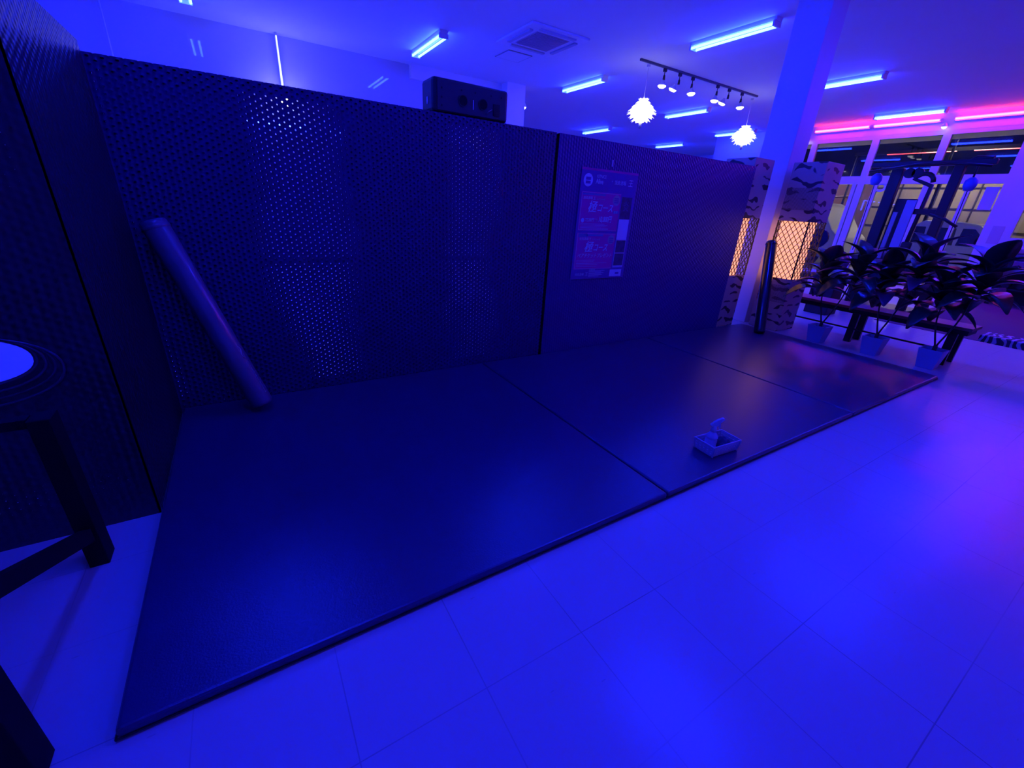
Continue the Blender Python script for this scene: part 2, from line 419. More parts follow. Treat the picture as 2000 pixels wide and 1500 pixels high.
def make_pendant():
    r = thing('pendant_lamp', 'x', 'pendant lamp', (0, 0, 0), 0, 'white leaf pendants on the track')
    MB().tube([(0, 0, .20), (0, 0, .67)], .004, 6).build('cord', WHITEP, r)
    MB().tube([(0, 0, .64), (0, 0, .68)], .03, 10).build('canopy', WHITEP, r)
    sh = MB()
    rings = [(.17, .05, .09, 8, .02), (.14, .07, .13, 10, -.02), (.09, .10, .19, 12, -.03), (.04, .12, .24, 12, -.04), (-.01, .12, .26, 12, -.03), (-.06, .10, .22, 12, -.04), (-.11, .06, .17, 10, -.045)]
    for j, (z, r0, r1, n, dz) in enumerate(rings):
        for k in range(n):
            a = 2 * PI * (k + .5 * (j % 2)) / n; wd = 2 * PI * r1 / n * .55
            d = Vector((math.cos(a), math.sin(a), 0)); t = Vector((-math.sin(a), math.cos(a), 0))
            p = [d * (r0 * .6) + t * wd * .5, d * ((r0 + r1) / 2) + t * wd, d * r1 * 1.02 + t * 0, d * ((r0 + r1) / 2) - t * wd, d * (r0 * .6) - t * wd * .5]
            zz = [z + .02, z, z + dz, z, z + .02]
            sh.poly([(q.x, q.y, h_) for q, h_ in zip(p, zz)], ext=(0, 0, .002))
    sh.lathe([(.05, .18), (.11, .1), (.14, 0), (.12, -.1), (.06, -.16)], n=16)
    sh.build('shade', SHADE, r)
    MB().lathe([(0, -.26), (.022, -.25), (.024, -.17), (0, -.165)], n=12).build('finial', GREYM, r)
    return r
pp = make_pendant(); pp.location = (6.38, 6.27, 2.92); pp['label'] = 'white leafy artichoke pendant lamp at the near end of the track'
o = copy_tree(pp); o.location = (9.48, 6.27, 2.9); o['label'] = 'white leafy pendant lamp at the far end of the track, beside the column'

# ------------------------------------------------------------------ things on the back wall, seen through the partition
pl = thing('wall_lamp_pole', 'slim pale pole with a glaring white bulb, seen through the pierced partition', 'lamp', (1.02, 9.36, 0))
MB().tube([(0, 0, 0), (0, 0, ZC)], .02, 12).build('pole', WHITEP, pl)
MB().tube([(0, -.03, 2.66), (0, -.12, 2.66)], .012, 8).build('arm', WHITEP, pl)
MB().tube([(0, -.035, 2.15), (0, -.035, 3.6)], [.022, .010], 10).build('pole_glow', emit('glow_streak', (.5, .6, 1.0), 2.2), pl)  # glowing taper stands in for the bulb's light streaking along the pole
MB().lathe([(0, -.07), (.05, -.05), (.07, 0), (.05, .05), (0, .07)], (0, -.16, 2.68), 16).build('bulb', emit('glare_bulb', (1, .95, .8), 22), pl)
for x, lab in ((-1.15, 'pale pole on the back wall near the left corner'),):
    tag(MB().tube([(x, 9.4, 0), (x, 9.4, ZC)], .012, 10).build('wall_pole', WHITEP), lab, 'pole')
STRIP = emit('led_strip', (.02, .04, 1), 26)
tag(MB().box(-1.38, 9.46, 2.33, 1.36, 9.499, 2.37).build('led_strip_light', STRIP), 'long blue light strip across the back wall, seen through the partition', 'light strip', 'blue light strips on the back wall')
s2 = MB().box(1.76, 9.46, 2.33, 2.89, 9.499, 2.37).box(2.85, 9.46, 1.93, 2.89, 9.499, 2.33).build('led_strip_light', STRIP)
tag(s2, 'short blue light strip bent down at its right end, behind the partition', 'light strip', 'blue light strips on the back wall')
au = thing('wall_unit', 'small pale wall unit on the back wall, seen through the partition below the speaker', 'air conditioner', (3.9, 9.5, 2.33))
MB().box(-.43, -.2, 0, .43, 0, .26).build('casing', mat('unit_plastic', (.9, .9, .95), .3), au, .02)
MB().box(-.38, -.205, .02, .38, -.2, .05).build('outlet_slot', BLACKP, au)

# ------------------------------------------------------------------ mats
def gym_mat(x0, x1, lab):
    r = thing('floor_mat', lab, 'mat', ((x0 + x1) / 2, 2.0, 0), 0, 'black vinyl mats laid edge to edge')
    hx = (x1 - x0) / 2; hy = .993
    m_ = MB().box(-hx, -hy, 0.002, hx, hy, .036)
    o = m_.build('pad', SLATE, r, .012); o.modifiers['bevel'].segments = 3
    p = MB()
    z = .0305; e = .0015
    pts = [(-hx - e, -hy - e), (hx + e, -hy - e), (hx + e, hy + e), (-hx - e, hy + e)]
    for a, b_ in zip(pts, pts[1:] + pts[:1]): p.bar((*a, .009), (*b_, .009), .004, .004)
    p.build('piping', BLACKP, r)
gym_mat(-.468, 1.596, 'largest near black vinyl floor mat, in the corner with the leaning tube')
gym_mat(1.604, 3.632, 'middle black vinyl floor mat with the white basket on it')
gym_mat(3.640, 5.42, 'far black vinyl floor mat, tinted red, ending at the plants')

# ------------------------------------------------------------------ partitions
def screen(name, lab, x0, x1, front, rear, group):
    r = thing(name, lab, 'partition', ((x0 + x1) / 2, 3.0, 0), 0, group)
    h = (x1 - x0) / 2; Z = 1.822
    MB().box(-h, 0, .0, h, .006, Z).build('front_sheet', front, r)
    MB().box(-h, .194, .0, h, .2, Z).build('rear_sheet', rear, r)
    f = MB()
    for x in (-h, h - .03): f.box(x, .006, 0, x + .03, .194, Z - .002)
    n = 3
    f.box(-h, .006, Z - .03, h, .036, Z - .001).box(-h, .164, Z - .03, h, .194, Z - .001).box(-h, .006, 0, h, .036, .03).box(-h, .164, 0, h, .194, .03)
    f.build('frame', BLACKM, r)
    return r
screen('partition_screen', 'tall black pierced partition wall behind the nearer mats, carrying the speaker', -.53, 2.19, MESH_F, MESH_B, 'black partitions along the mats')
screen('partition_screen', 'smoother dark partition wall with the promotional poster', 2.222, 4.89, MESH_2, PANELB, 'black partitions along the mats')
def end_screens():
    r = thing('corner_screen', 'dark pierced screen wrapped around the left end of the mats, with a round hole', 'partition', (-.478, 1.976, 0))
    Z = 1.86
    MB().box(-.006, .0, 0, 0, 1.02, Z).build('side_sheet', MESH_S, r)
    MB().box(-.05, .006, 0, -.044, 1.02, Z).build('inner_sheet', PANELB, r)
    # front sheet with a lens shaped opening
    cx, cz, rx, rz = -.355, .733, .17, .083
    n = 48; b = MB()
    out = []; inn = []
    for k in range(n):
        a = 2 * PI * k / n
        ex = cx + rx * math.copysign(abs(math.cos(a)) ** 1.15, math.cos(a)); ez = cz + rz * math.copysign(abs(math.sin(a)) ** .9, math.sin(a))
        inn.append((ex, ez))
        c_, s_ = math.cos(a), math.sin(a); t = min((.35 / abs(c_)) if abs(c_) > 1e-6 else 9, (.35 / abs(s_)) if abs(s_) > 1e-6 else 9)
        out.append((cx + t * c_, cz + t * s_))
    y = .0
    for k in range(n):
        k2 = (k + 1) % n
        b.poly([(inn[k][0], y, inn[k][1]), (inn[k2][0], y, inn[k2][1]), (out[k2][0], y, out[k2][1]), (out[k][0], y, out[k][1])])
    X0, X1, Z0, Z1 = cx - .35, cx + .35, cz - .35, cz + .35
    b.poly([(-2.4, y, 0), (X0, y, 0), (X0, y, Z), (-2.4, y, Z)]); b.poly([(X1, y, 0), (0, y, 0), (0, y, Z), (X1, y, Z)])
    b.poly([(X0, y, 0), (X1, y, 0), (X1, y, Z0), (X0, y, Z0)]); b.poly([(X0, y, Z1), (X1, y, Z1), (X1, y, Z), (X0, y, Z)])
    bmesh.ops.remove_doubles(b.bm, verts=b.bm.verts, dist=1e-5)
    o = b.build('front_sheet', MESH_S, r); sd = o.modifiers.new('thickness', 'SOLIDIFY'); sd.thickness = .006
    ringm = mat('woven_rim', (.05, .05, .10), .3)
    g = MB()
    for j in range(4):
        s_ = 1.06 + j * .14
        pts = [(cx + (x_ - cx) * (1 + (s_ - 1) * .8), -.004 - .004 * (j % 2), cz + (z_ - cz) * s_ - .012 * j) for x_, z_ in inn]
        g.tube(pts + [pts[0]], .0045, 6, cap=False)
    g.build('hole_rim', ringm, r)
    f = MB()
    f.box(-.03, .008, 0, -.008, .03, Z - .01).box(-2.4, .008, 0, -.03, .03, .02).box(-2.4, .008, Z - .03, -.03, .03, Z - .005).box(-.03, .03, Z - .03, -.008, 1.02, Z - .005)
    f.build('frame', BLACKM, r)
end_screens()

# ------------------------------------------------------------------ poster
def poster():
    W, H = .65, .905
    r = thing('poster', 'red and navy Japanese restaurant promotion poster taped to the right partition', 'poster', (2.47, 2.994, 1.612))
    navy = mat('poster_navy', (.20, .07, .36), .3); red = mat('poster_red', (.88, .03, .34), .3); wht = mat('poster_white', (.9, .88, .92), .35)
    pale = mat('poster_pale', (.75, .62, .75), .35); gold = mat('poster_cream', (.62, .42, .42), .4); drk = mat('poster_photo', (.1, .06, .12), .3, noise_amt=.9, nscale=25)
    blu = mat('poster_blue', (.2, .2, .45), .35)
    def R(mb, u0, v0, u1, v1, lay=1):
        mb.box(u0 * W, -.0012 - .0007 * lay, -v1 * H, u1 * W, -.0012 - .0007 * (lay - 1), -v0 * H)
        return mb
    MB().box(0, -.0012, -H, W, 0, 0).build('paper_sheet', navy, r)
    a = MB(); R(a, .035, .195, .735, .54); R(a, .035, .56, .735, .905); R(a, .0, .0, 1, .018)
    a.build('red_panel', red, r)
    lines = MB()
    for v0, v1 in ((.2, .535), (.565, .9)):
        R(lines, .045, v0, .73, v0 + .003, 2); R(lines, .045, v1 - .003, .73, v1, 2); R(lines, .045, v0, .051, v1, 2)
    rnd = random.Random(3)
    for v in (.475, .487, .499, .511, .523): R(lines, .07, v, .45 + rnd.random() * .2, v + .0035, 2)
    for v in (.815, .83, .845, .86, .875): R(lines, .07, v, .38 + rnd.random() * .3, v + .0035, 2)
    for v in (.92, .93, .942, .952, .962, .974): R(lines, .32, v, .5 + rnd.random() * .12, v + .005, 2)
    R(lines, .14, .43, .36, .434, 2)
    lines.build('fine_print', pale, r)
    b = MB(); R(b, .06, .208, .45, .225, 2); R(b, .2, .572, .5, .588, 2); R(b, .06, .565, .22, .60, 2); R(b, .63, .35, .72, .375, 2)
    b.build('blue_ribbon', blu, r)
    c = MB(); R(c, .76, .425, .955, .615); R(c, .72, .915, .95, .985); c.build('white_panel', wht, r)
    c = MB(); R(c, .76, .22, .955, .42); c.build('photo', drk, r)
    for v0 in (.625, .755):
        c = MB(); R(c, .77, v0, .95, v0 + .12, 2); c.build('photo', drk, r)
    c = MB(); R(c, .76, .615, .96, .895); c.build('photo_border', pale, r)
    def disc(u, v, rad, m_, lay, nm):
        g = MB(); n = 32
        g.poly([(u * W + rad * math.cos(2 * PI * k / n), -.0012 - .0007 * lay, -v * H + rad * math.sin(2 * PI * k / n)) for k in range(n)], ext=(0, .0006, 0)); g.build(nm, m_, r)
    disc(.12, .1, .05, wht, 2, 'round_badge'); disc(.66, .255, .043, gold, 2, 'round_badge'); disc(.66, .62, .04, gold, 2, 'round_badge')
    c = MB(); R(c, .08, .075, .16, .10, 4); R(c, .08, .107, .16, .13, 4)
    for v in (.235, .253, .27): R(c, .62, v, .70, v + .01, 4)
    for v in (.60, .62, .638): R(c, .62, v, .70, v + .01, 4)
    R(c, .83, .945, .90, .962, 3)
    c.build('badge_mark', navy, r)
    def T(s_, u, v, size, m_=wht, sh=.25, sx=1.0, bold=.0, name='lettering'):
        text_mb(s_, size, m_, name, r, (u * W, -.0034, -v * H), sx=sx, shear=sh, bold=bold)
    T('KITNICE', .26, .075, .035, sh=0, sx=.8); T('Alive', .25, .125, .055, sh=0, sx=.75, bold=.0012)
    T('×', .52, .105, .03, sh=0); T('焼鳥酒場', .58, .115, .038, sh=0, sx=.9); T('王', .83, .12, .062, sh=.1, sx=.95)
    T('焼鳥酒場 王', .07, .26, .026, sh=0); T('スペシャル', .3, .262, .02, sh=0, m_=pale)
    T('極', .16, .365, .10, bold=.001); T('コース', .32, .36, .075, sx=.85, bold=.001)
    T('付き', .635, .372, .024, sh=0)
    disc(.10, .447, .018, wht, 2, 'round_badge')
    T('13,200円', .14, .455, .035, sx=.75); T('▶', .34, .455, .018, gold, 0); T('10,000円', .37, .455, .062, sx=.68, bold=.001)
    T('焼鳥酒場 王', .08, .625, .026, sh=0); T('スペシャル', .3, .627, .02, sh=0, m_=pale)
    T('極', .18, .73, .10, bold=.001); T('コース', .34, .725, .075, sx=.78, bold=.001)
    T('ペアチケットプレゼント', .07, .79, .044, sx=.86, sh=.35)
    T('焼鳥酒場', .07, .965, .026, sh=0); T('王', .25, .968, .036, sh=.1)
    T('営業時間', .32, .918, .018, pale, 0)
    T('炎', .80, .34, .09, mat('poster_violet', (.16, .12, .3), .4), 0, sx=.8)
poster()
tg = tag(MB().box(0, -.004, 0, .012, .0, .05).build('tape_tab', WHITEP), 'small pale tape tab above the poster', 'tape')
tg.location = (2.79, 2.996, 1.64)

# ------------------------------------------------------------------ speaker on the partition
sp = thing('speaker', 'black box speaker with two round ports on top of the partition', 'speaker', (1.19, 3.0, 1.823))
MB().box(0, 0, 0, .56, .2, .195).build('cabinet', BLACKP, sp, .022)
e = MB(); e.box(.03, -.004, .012, .54, .003, .182); e.build('front_plate', mat('speaker_plate', (.05, .045, .05), .55), sp, .003)
for cx in (.21, .36):
    MB().tube([(cx, .002, .085), (cx, -.010, .085)], .034, 24).build('port_ring', mat('port_rubber', (.03, .03, .035), .5), sp)
    MB().tube([(cx, -.0102, .085), (cx, -.0112, .085)], .029, 24).build('port', mat('port_black', (.001, .001, .001), .9), sp)
MB().box(.283, -.008, .045, .289, -.004, .1).build('marker_label', WHITEP, sp)
g = MB()
for px, pz in ((.06, .135), (.06, .085), (.06, .04), (.2, .143), (.3, .143), (.42, .143), (.5, .143)): g.tube([(px, -.004, pz), (px, -.006, pz)], .006, 8)
g.build('screw', mat('screw_black', (.005, .005, .005), .4), sp)
MB().box(.44, -.008, .03, .49, -.004, .1).build('socket_panel', mat('socket_dark', (.01, .01, .012), .4), sp)
MB().box(-.004, .08, .05, 0, .095, .09).build('side_label', WHITEP, sp)
MB().tube([(.385, -.006, .03), (.4, -.012, .05), (.43, -.006, .065)], .003, 6).build('cable', GREYM, sp)

# ------------------------------------------------------------------ leaning tubes
CUSH = mat('cushion_vinyl', (.15, .15, .22), .3, spec=.6, noise_amt=.2, nscale=5, bump=.35, bscale=30, coat=.3)
CUSH2 = mat('cushion_vinyl_black', (.014, .014, .02), .25, spec=.7, coat=.4)
def roller(a, b, rad, m, lab, script, grp):
    a = Vector(a); b = Vector(b); L = (b - a).length; d = (b - a).normalized()
    r = thing('padded_tube', lab, 'padded tube', tuple(a), 0, grp)
    r.rotation_mode = 'QUATERNION'; r.rotation_quaternion = Vector((0, 0, 1)).rotation_difference(d)
    MB().lathe([(0, 0), (rad * .8, 0), (rad * .96, .01), (rad, .03), (rad, L - .03), (rad * .97, L - .012), (rad * .85, L), (0, L)], n=40).build('sleeve', m, r)
    g = MB()
    g.lathe([(rad + .0005, L - .045), (rad + .003, L - .04), (rad + .003, L - .03), (rad + .0005, L - .025)], n=40)
    g.build('end_seam', m, r)
    if script:
        g = MB(); rnd = random.Random(5)
        v = r.rotation_quaternion.inverted() @ Vector(script); ang = math.atan2(v.y, v.x)
        def P(t, zz): return (math.cos(ang + t) * (rad + .0015), math.sin(ang + t) * (rad + .0015), zz)
        # pale handwriting-like lettering running along the tube
        z = .38
        pts = []
        for k in range(9): pts.append(P(-.12 + .1 * math.sin(k * .8), z - k * .009))
        g.tube(pts, .0022, 5)
        z = .29
        for i in range(17):
            if i in (9, ): z -= .008
            hgt = .14 if rnd.random() < .3 else .08
            a0 = -.05; zz = z - i * .0125
            g.tube([P(a0, zz), P(a0 + hgt, zz - .002), P(a0 + hgt * .6, zz - .008), P(a0, zz - .006), P(a0 + .03, zz - .011)], .0017, 5)
        g.build('lettering', mat('pale_print', (.8, .8, .85), .4), r)
    return r
roller((-.045, 2.775, .075), (-.372, 2.925, 1.12), .062, CUSH, 'long padded tube leaning in the dark left corner, pale lettering near its foot', (.80, -.58, .15), 'black padded tubes standing on the mats')
roller((5.157, 2.60, .040), (5.5, 2.94, 1.06), .062, CUSH2, 'glossy black padded tube standing on the far mat against the white column', 0, 'black padded tubes standing on the mats')

# ------------------------------------------------------------------ basket with spray bottle and cloth
bk = thing('basket', 'small white woven plastic basket on the middle mat', 'basket', (2.205, 1.165, .036), math.radians(-4))
def basket():
    hx, hy, H = .116, .066, .068
    b = MB(); t = .9
    b.box(-hx * t, -hy * t, 0, hx * t, hy * t, .004)
    # walls of vertical slats and horizontal bands
    n = 9
    for sy in (-1, 1):
        for k in range(n + 1):
            x = -1 + 2 * k / n
            b.bar((x * hx * t, sy * hy * t, 0), (x * hx, sy * hy, H), .018 if k % 2 else .012, .003, (0, 1, 0))
    for sx in (-1, 1):
        for k in range(6):
            y = -1 + 2 * k / 5
            b.bar((sx * hx * t, y * hy * t, 0), (sx * hx, y * hy, H), .003, .016, (0, 1, 0))
    for z in (.012, .028, .044, .058):
        q = t + (1 - t) * z / H
        c = [(-hx * q, -hy * q, z), (hx * q, -hy * q, z), (hx * q, hy * q, z), (-hx * q, hy * q, z)]
        for p, p2 in zip(c, c[1:] + c[:1]): b.bar(p, p2, .0045, .011)
    b.build('weave', WHITEP, bk)
    c = [(-hx, -hy, H), (hx, -hy, H), (hx, hy, H), (-hx, hy, H)]
    g = MB(); g.tube(c + [c[0]], .0045, 8); g.build('rim', WHITEP, bk)
basket()
sb = thing('spray_bottle', 'white trigger spray bottle standing in the basket', 'bottle', (2.165, 1.182, .042), -.6)
BOT = mat('bottle_plastic', (.66, .72, .9), .3)
MB().lathe([(0, 0), (.030, 0), (.033, .006), (.033, .060), (.030, .066), (.030, .072), (.034, .075), (.033, .085), (.020, .103), (.013, .112), (.0125, .118), (0, .118)], n=24).build('body', BOT, sb)
MB().lathe([(0, .112), (.016, .112), (.0165, .13), (.013, .136), (.012, .15), (0, .15)], n=20).build('collar', WHITEP, sb)
prof = [(-.026, .150), (-.028, .154), (-.012, .172), (.010, .190), (.032, .202), (.042, .201), (.046, .194), (.037, .184), (.026, .168), (.016, .156), (.012, .146), (-.010, .146)]
MB().poly([(x, -.009, z) for x, z in prof], ext=(0, .018, 0)).build('spray_head', WHITEP, sb, .003)
prof = [(.020, .170), (.028, .172), (.032, .155), (.034, .138), (.031, .127), (.026, .135), (.020, .150)]
MB().poly([(x, -.005, z) for x, z in prof], ext=(0, .010, 0)).build('trigger', WHITEP, sb, .002)
def cloth():
    b = MB(); N = 18; V = {}
    for i in range(N + 1):
        for j in range(N + 1):
            u = i / N; v = j / N
            x = 2.197 + u * .105; y = 1.115 + v * .085
            z = .055 + .05 * math.sin(PI * u) ** .6 * (.5 + .5 * math.sin(PI * v)) + .010 * noise.noise(Vector((u * 5, v * 5, 0)))
            V[i, j] = b.bm.verts.new((x, y, z))
    for i in range(N):
        for j in range(N):
            f_ = b.bm.faces.new((V[i, j], V[i + 1, j], V[i + 1, j + 1], V[i, j + 1])); f_.smooth = True
    o = b.build('cloth', mat('dark_cloth', (.05, .06, .12), .8, bump=.5)); s_ = o.modifiers.new('thickness', 'SOLIDIFY'); s_.thickness = .004
    tag(o, 'crumpled dark cloth in the basket beside the spray bottle', 'cloth')
cloth()

# ------------------------------------------------------------------ dark table at the left edge
tb = thing('side_table', 'black metal-legged folding table at the left edge of the picture', 'table', (-.6, 1.0, 0))
MB().box(-1.05, -.08, .60, -.36, .83, .63).build('tabletop', MATB, tb, .004)
def leg(x, y, gus=False):
    b = MB().box(x - .028, y - .04, 0, x + .028, y + .04, .60)
    if gus: b.poly([(x - .028, y - .03, .0), (x - .045, y - .03, .06), (x - .10, y - .03, .11), (x - .22, y - .03, .13), (x - .22, y - .03, .19), (x - .028, y - .03, .19)], ext=(0, .03, 0))
    b.build('leg', MATB, tb, .003)
leg(-.02, .02, True); leg(-.03, .77); leg(-.95, .05); leg(-.95, .77)
MB().bar((-.03, .74, .135), (-.03, .03, .50), .03, .05).build('brace', MATB, tb)
MB().bar((-.945, .75, .135), (-.945, .07, .60), .03, .045).build('brace', MATB, tb)

MB().box(-.40, .75, .57, -.06, .79, .60).build('top_rail', MATB, tb); MB().box(-.40, 0, .57, -.06, .04, .60).build('top_rail', MATB, tb)

# ------------------------------------------------------------------ tiger lanterns
GLOWM = emit('lantern_glow', (1.0, .36, .19), 1.4, (.8, .5, .35))
def lantern(x0, y0, x1, y1, lab):
    H = 1.925; z1, z2 = .645, 1.30
    r = thing('tiger_lantern', lab, 'lantern', ((x0 + x1) / 2, (y0 + y1) / 2, 0), 0, 'tiger-striped lantern boxes by the column')
    hx = (x1 - x0) / 2; hy = (y1 - y0) / 2
    MB().box(-hx, -hy, 0.004, hx, hy, z1).build('base_box', TIGER, r, .004)
    MB().box(-hx, -hy, z2, hx, hy, H).build('top_box', TIGER, r, .004)
    MB().box(-hx + .03, -hy + .03, z1, hx - .16, hy - .03, z2).build('glowing_core', GLOWM, r)
    for sx in (-1, 1):
        for sy in (-1, 1): MB().box(sx * (hx - .006) - .006, sy * (hy - .006) - .006, z1, sx * (hx - .006) + .006, sy * (hy - .006) + .006, z2).build('corner_post', BLACKM, r)
    g = MB()
    def face(o_, ux, L):
        o_ = Vector(o_); ux = Vector(ux); n = 6; pitch = L / n * 1.0; Hh = z2 - z1
        sl = 1.35
        c = -Hh / sl
        while c < L:
            for s_ in (1, -1):
                # line u = c + z/sl clipped to the rectangle
                za = max(0, -c * sl); zb = min(Hh, (L - c) * sl)
                if zb - za > .01:
                    ua, ub = c + za / sl, c + zb / sl
                    if s_ < 0: ua, ub = L - ua, L - ub
                    g.bar(o_ + ux * ua + Vector((0, 0, za)), o_ + ux * ub + Vector((0, 0, zb)), .0055)
            c += pitch
    face((-hx, -hy, z1), (0, 1, 0), 2 * hy); face((-hx, -hy, z1), (1, 0, 0), 2 * hx)
    face((hx, -hy, z1), (0, 1, 0), 2 * hy); face((-hx, hy, z1), (1, 0, 0), 2 * hx)
    g.build('wire_mesh', BLACKM, r)
    film = mat('ribbed_film', (.35, .22, .16), .18, spec=.8)
    for za, zb in ((z2 + .13, z2 + .36), (.36, z1 - .08)):
        rb = MB()
        for k in range(26):
            y = -hy + .01 + k * (2 * hy - .02) / 25
            rb.box(-hx - .003, y - .003, za, -hx - .0005, y + .003, zb)
        rb.box(-hx - .002, -hy + .01, za - .004, -hx - .0005, hy - .01, za).build('ribbed_film', film, r)
lantern(5.616, 2.64, 6.02, 3.0, 'tiger-striped lantern box with a glowing wire-mesh window, right of the column')
lantern(4.966, 3.07, 5.34, 3.43, 'tiger-striped lantern box half hidden between the partition end and the column')

# ------------------------------------------------------------------ potted plants
LEAF = mat('dark_leaf', (.025, .06, .03), .32, noise_amt=.4, nscale=9)
LEAF2 = mat('purple_leaf', (.16, .05, .10), .35)
STEM = mat('stem_bark', (.07, .05, .04), .7)
POT = mat('pot_plastic', (.30, .40, .62), .4)
SOIL = mat('soil', (.03, .02, .02), .9)
def leaf(b, base, d, up, L, W):
    d = Vector(d).normalized(); up = Vector(up); side = d.cross(up).normalized(); up = side.cross(d).normalized()
    n = 8; rows = []
    for i in range(n + 1):
        t = i / n
        wd = W * (math.sin(PI * min(1, t * .96 + .02)) ** .75) * (1 - .25 * t)
        c = Vector(base) + d * L * t + up * L * (.20 * math.sin(PI * t * .6) - .5 * t * t)
        rows.append([b.bm.verts.new(c - side * wd / 2 + up * wd * .18), b.bm.verts.new(c), b.bm.verts.new(c + side * wd / 2 + up * wd * .18)])
    for A, B in zip(rows, rows[1:]):
        for k in (0, 1):
            f_ = b.bm.faces.new((A[k], A[k + 1], B[k + 1], B[k])); f_.smooth = True
def plant(x, y, lab, heads, seed, potw=1.0):
    rnd = random.Random(seed)
    r = thing('potted_plant', lab, 'plant', (x, y, 0), 0, 'leafy plants in pale square pots behind the far mat')
    b = MB(); t, u = .115 * potw, .082 * potw
    prof = [(-u, 0), (u, 0), (t, .20), (-t, .20)]
    v = []
    for (s_, z) in ((u, 0), (t, .20), (t - .01, .20), (t - .02, .17)):
        v.append([b.bm.verts.new((cx * s_, cy * s_, z)) for cx, cy in ((-1, -1), (1, -1), (1, 1), (-1, 1))])
    b.bm.faces.new(v[0][::-1])
    for A, B in zip(v, v[1:]):
        for k in range(4): b.bm.faces.new((A[k], A[(k + 1) % 4], B[(k + 1) % 4], B[k]))
    b.build('pot', POT, r, .004)
    MB().box(-t + .018, -t + .018, .14, t - .018, t - .018, .168).build('soil', SOIL, r)
    MB().tube([(0, 0, .15), (0, 0, .23)], .018, 8).build('stem_collar', STEM, r)
    for hi, (hx, hy, hz, n, sc) in enumerate(heads):
        s_ = MB(); p0 = Vector((0.006 * (hi * 2 - 1), .01 * (hi * 2 - 1), .17)); p1 = Vector((hx, hy, hz))
        pts = []
        for i in range(9):
            q = i / 8
            pts.append(p0.lerp(p1, q) + Vector((.02 * math.sin(q * 5 + hi * 2), .03 * math.sin(q * 4 + hi * 3), 0)) * math.sin(PI * q))
        s_.tube(pts, [.009 - .004 * i / 8 for i in range(9)], 7).build('stem', STEM, r)
        for k in range(n):
            a = k * 2.4 + rnd.random() * .6; tt = k / max(1, n - 1)
            el = -.25 + 1.25 * tt + rnd.random() * .25
            d = (math.cos(a) * math.cos(el), math.sin(a) * math.cos(el), math.sin(el))
            L = sc * (.31 + .14 * rnd.random()); bz = hz - .24 * (1 - tt)
            lb = MB()
            leaf(lb, (hx, hy, bz), d, (0, 0, 1), L, L * .55)
            o = lb.build('leaf', LEAF2 if (k * 7 + seed) % 11 == 0 else LEAF, r)
            sd = o.modifiers.new('thickness', 'SOLIDIFY'); sd.thickness = .0015
plant(5.66, 2.19, 'left potted plant in a pale blue pot beside the tiger lantern', [(.02, .14, .80, 18, .9), (-.02, -.19, .92, 17, .92)], 2, .84)
plant(5.74, 1.67, 'middle potted plant in a pale blue pot behind the far mat', [(.03, .12, .82, 18, .95), (.0, -.14, 1.0, 17, .95)], 5, .84)
plant(5.80, 1.20, 'right potted plant in a pale blue pot, nearest the mat corner', [(.02, .12, .78, 17, .95), (-.02, -.13, .95, 18, 1.0)], 9, .84)

# ------------------------------------------------------------------ bench, low zebra table
bn = thing('long_bench', 'long low reddish-topped bench on black legs behind the potted plants', 'bench', (6.06, 2.05, 0))
WOOD = mat('red_wood', (.30, .10, .08), .35, noise_amt=.25, nscale=8)
MB().box(0, -1.0, .385, .34, 1.25, .415).build('bench_top', WOOD, bn, .004)
MB().box(0.02, -.98, .335, .32, 1.23, .384).build('apron', BLACKM, bn)
for x, y in ((.02, -.02), (.27, -.02), (.02, -.88), (.27, -.88), (.27, 1.1), (.02, 1.1)):
    MB().box(x - .02, y - .035, 0.002, x + .02, y + .035, .34).build('leg', BLACKM, bn)
for z in (.16,):
    MB().tube([(.01, 1.1, z), (.01, -.88, z)], .010, 8).build('stretcher', BLACKM, bn)
def zebra_mat():
    m, nt, b = nodes('zebra_cloth')
    tc = nt.nodes.new('ShaderNodeTexCoord'); wv = nt.nodes.new('ShaderNodeTexWave'); wv.inputs['Scale'].default_value = 5.5; wv.bands_direction = 'Y'
    wv.inputs['Distortion'].default_value = 9; wv.inputs['Detail'].default_value = 1.5; wv.inputs['Detail Scale'].default_value = 1.2
    nt.links.new(tc.outputs['Object'], wv.inputs[0])
    cr = nt.nodes.new('ShaderNodeMapRange'); cr.inputs[1].default_value = .55; cr.inputs[2].default_value = .7
    nt.links.new(wv.outputs['Fac'], cr.inputs[0])
    mx = nt.nodes.new('ShaderNodeMix'); mx.data_type = 'RGBA'; mx.inputs[6].default_value = (.04, .03, .05, 1); mx.inputs[7].default_value = (.7, .7, .72, 1)
    nt.links.new(cr.outputs[0], mx.inputs[0]); nt.links.new(mx.outputs[2], b.inputs['Base Color']); b.inputs['Roughness'].default_value = .6
    return m
zt = thing('low_bench', 'low bench covered in dark zebra-striped cloth at the right edge', 'bench', (6.12, 1.02, 0))
MB().box(0.02, -1.3, .30, .30, -.02, .37).build('striped_cover', zebra_mat(), zt, .01)
for x, y in ((.05, -1.2), (.27, -1.2), (.05, -.9), (.27, -.9)): MB().box(x - .015, y - .015, 0.002, x + .015, y + .015, .30).build('leg', BLACKM, zt)
for x, y in ((.05, -.55), (.27, -.55)): MB().box(x - .015, y - .015, 0.002, x + .015, y + .015, .30).build('leg', BLACKM, zt)
tag(MB().box(8.0, -3.6, 0.0005, 13.4, 2.44, .004).build('carpet', mat('purple_carpet', (.16, .05, .12), .95, noise_amt=.2, nscale=30, bump=.6, bscale=200)), 'plain dark purple carpet beyond the bench on the right', 'carpet')

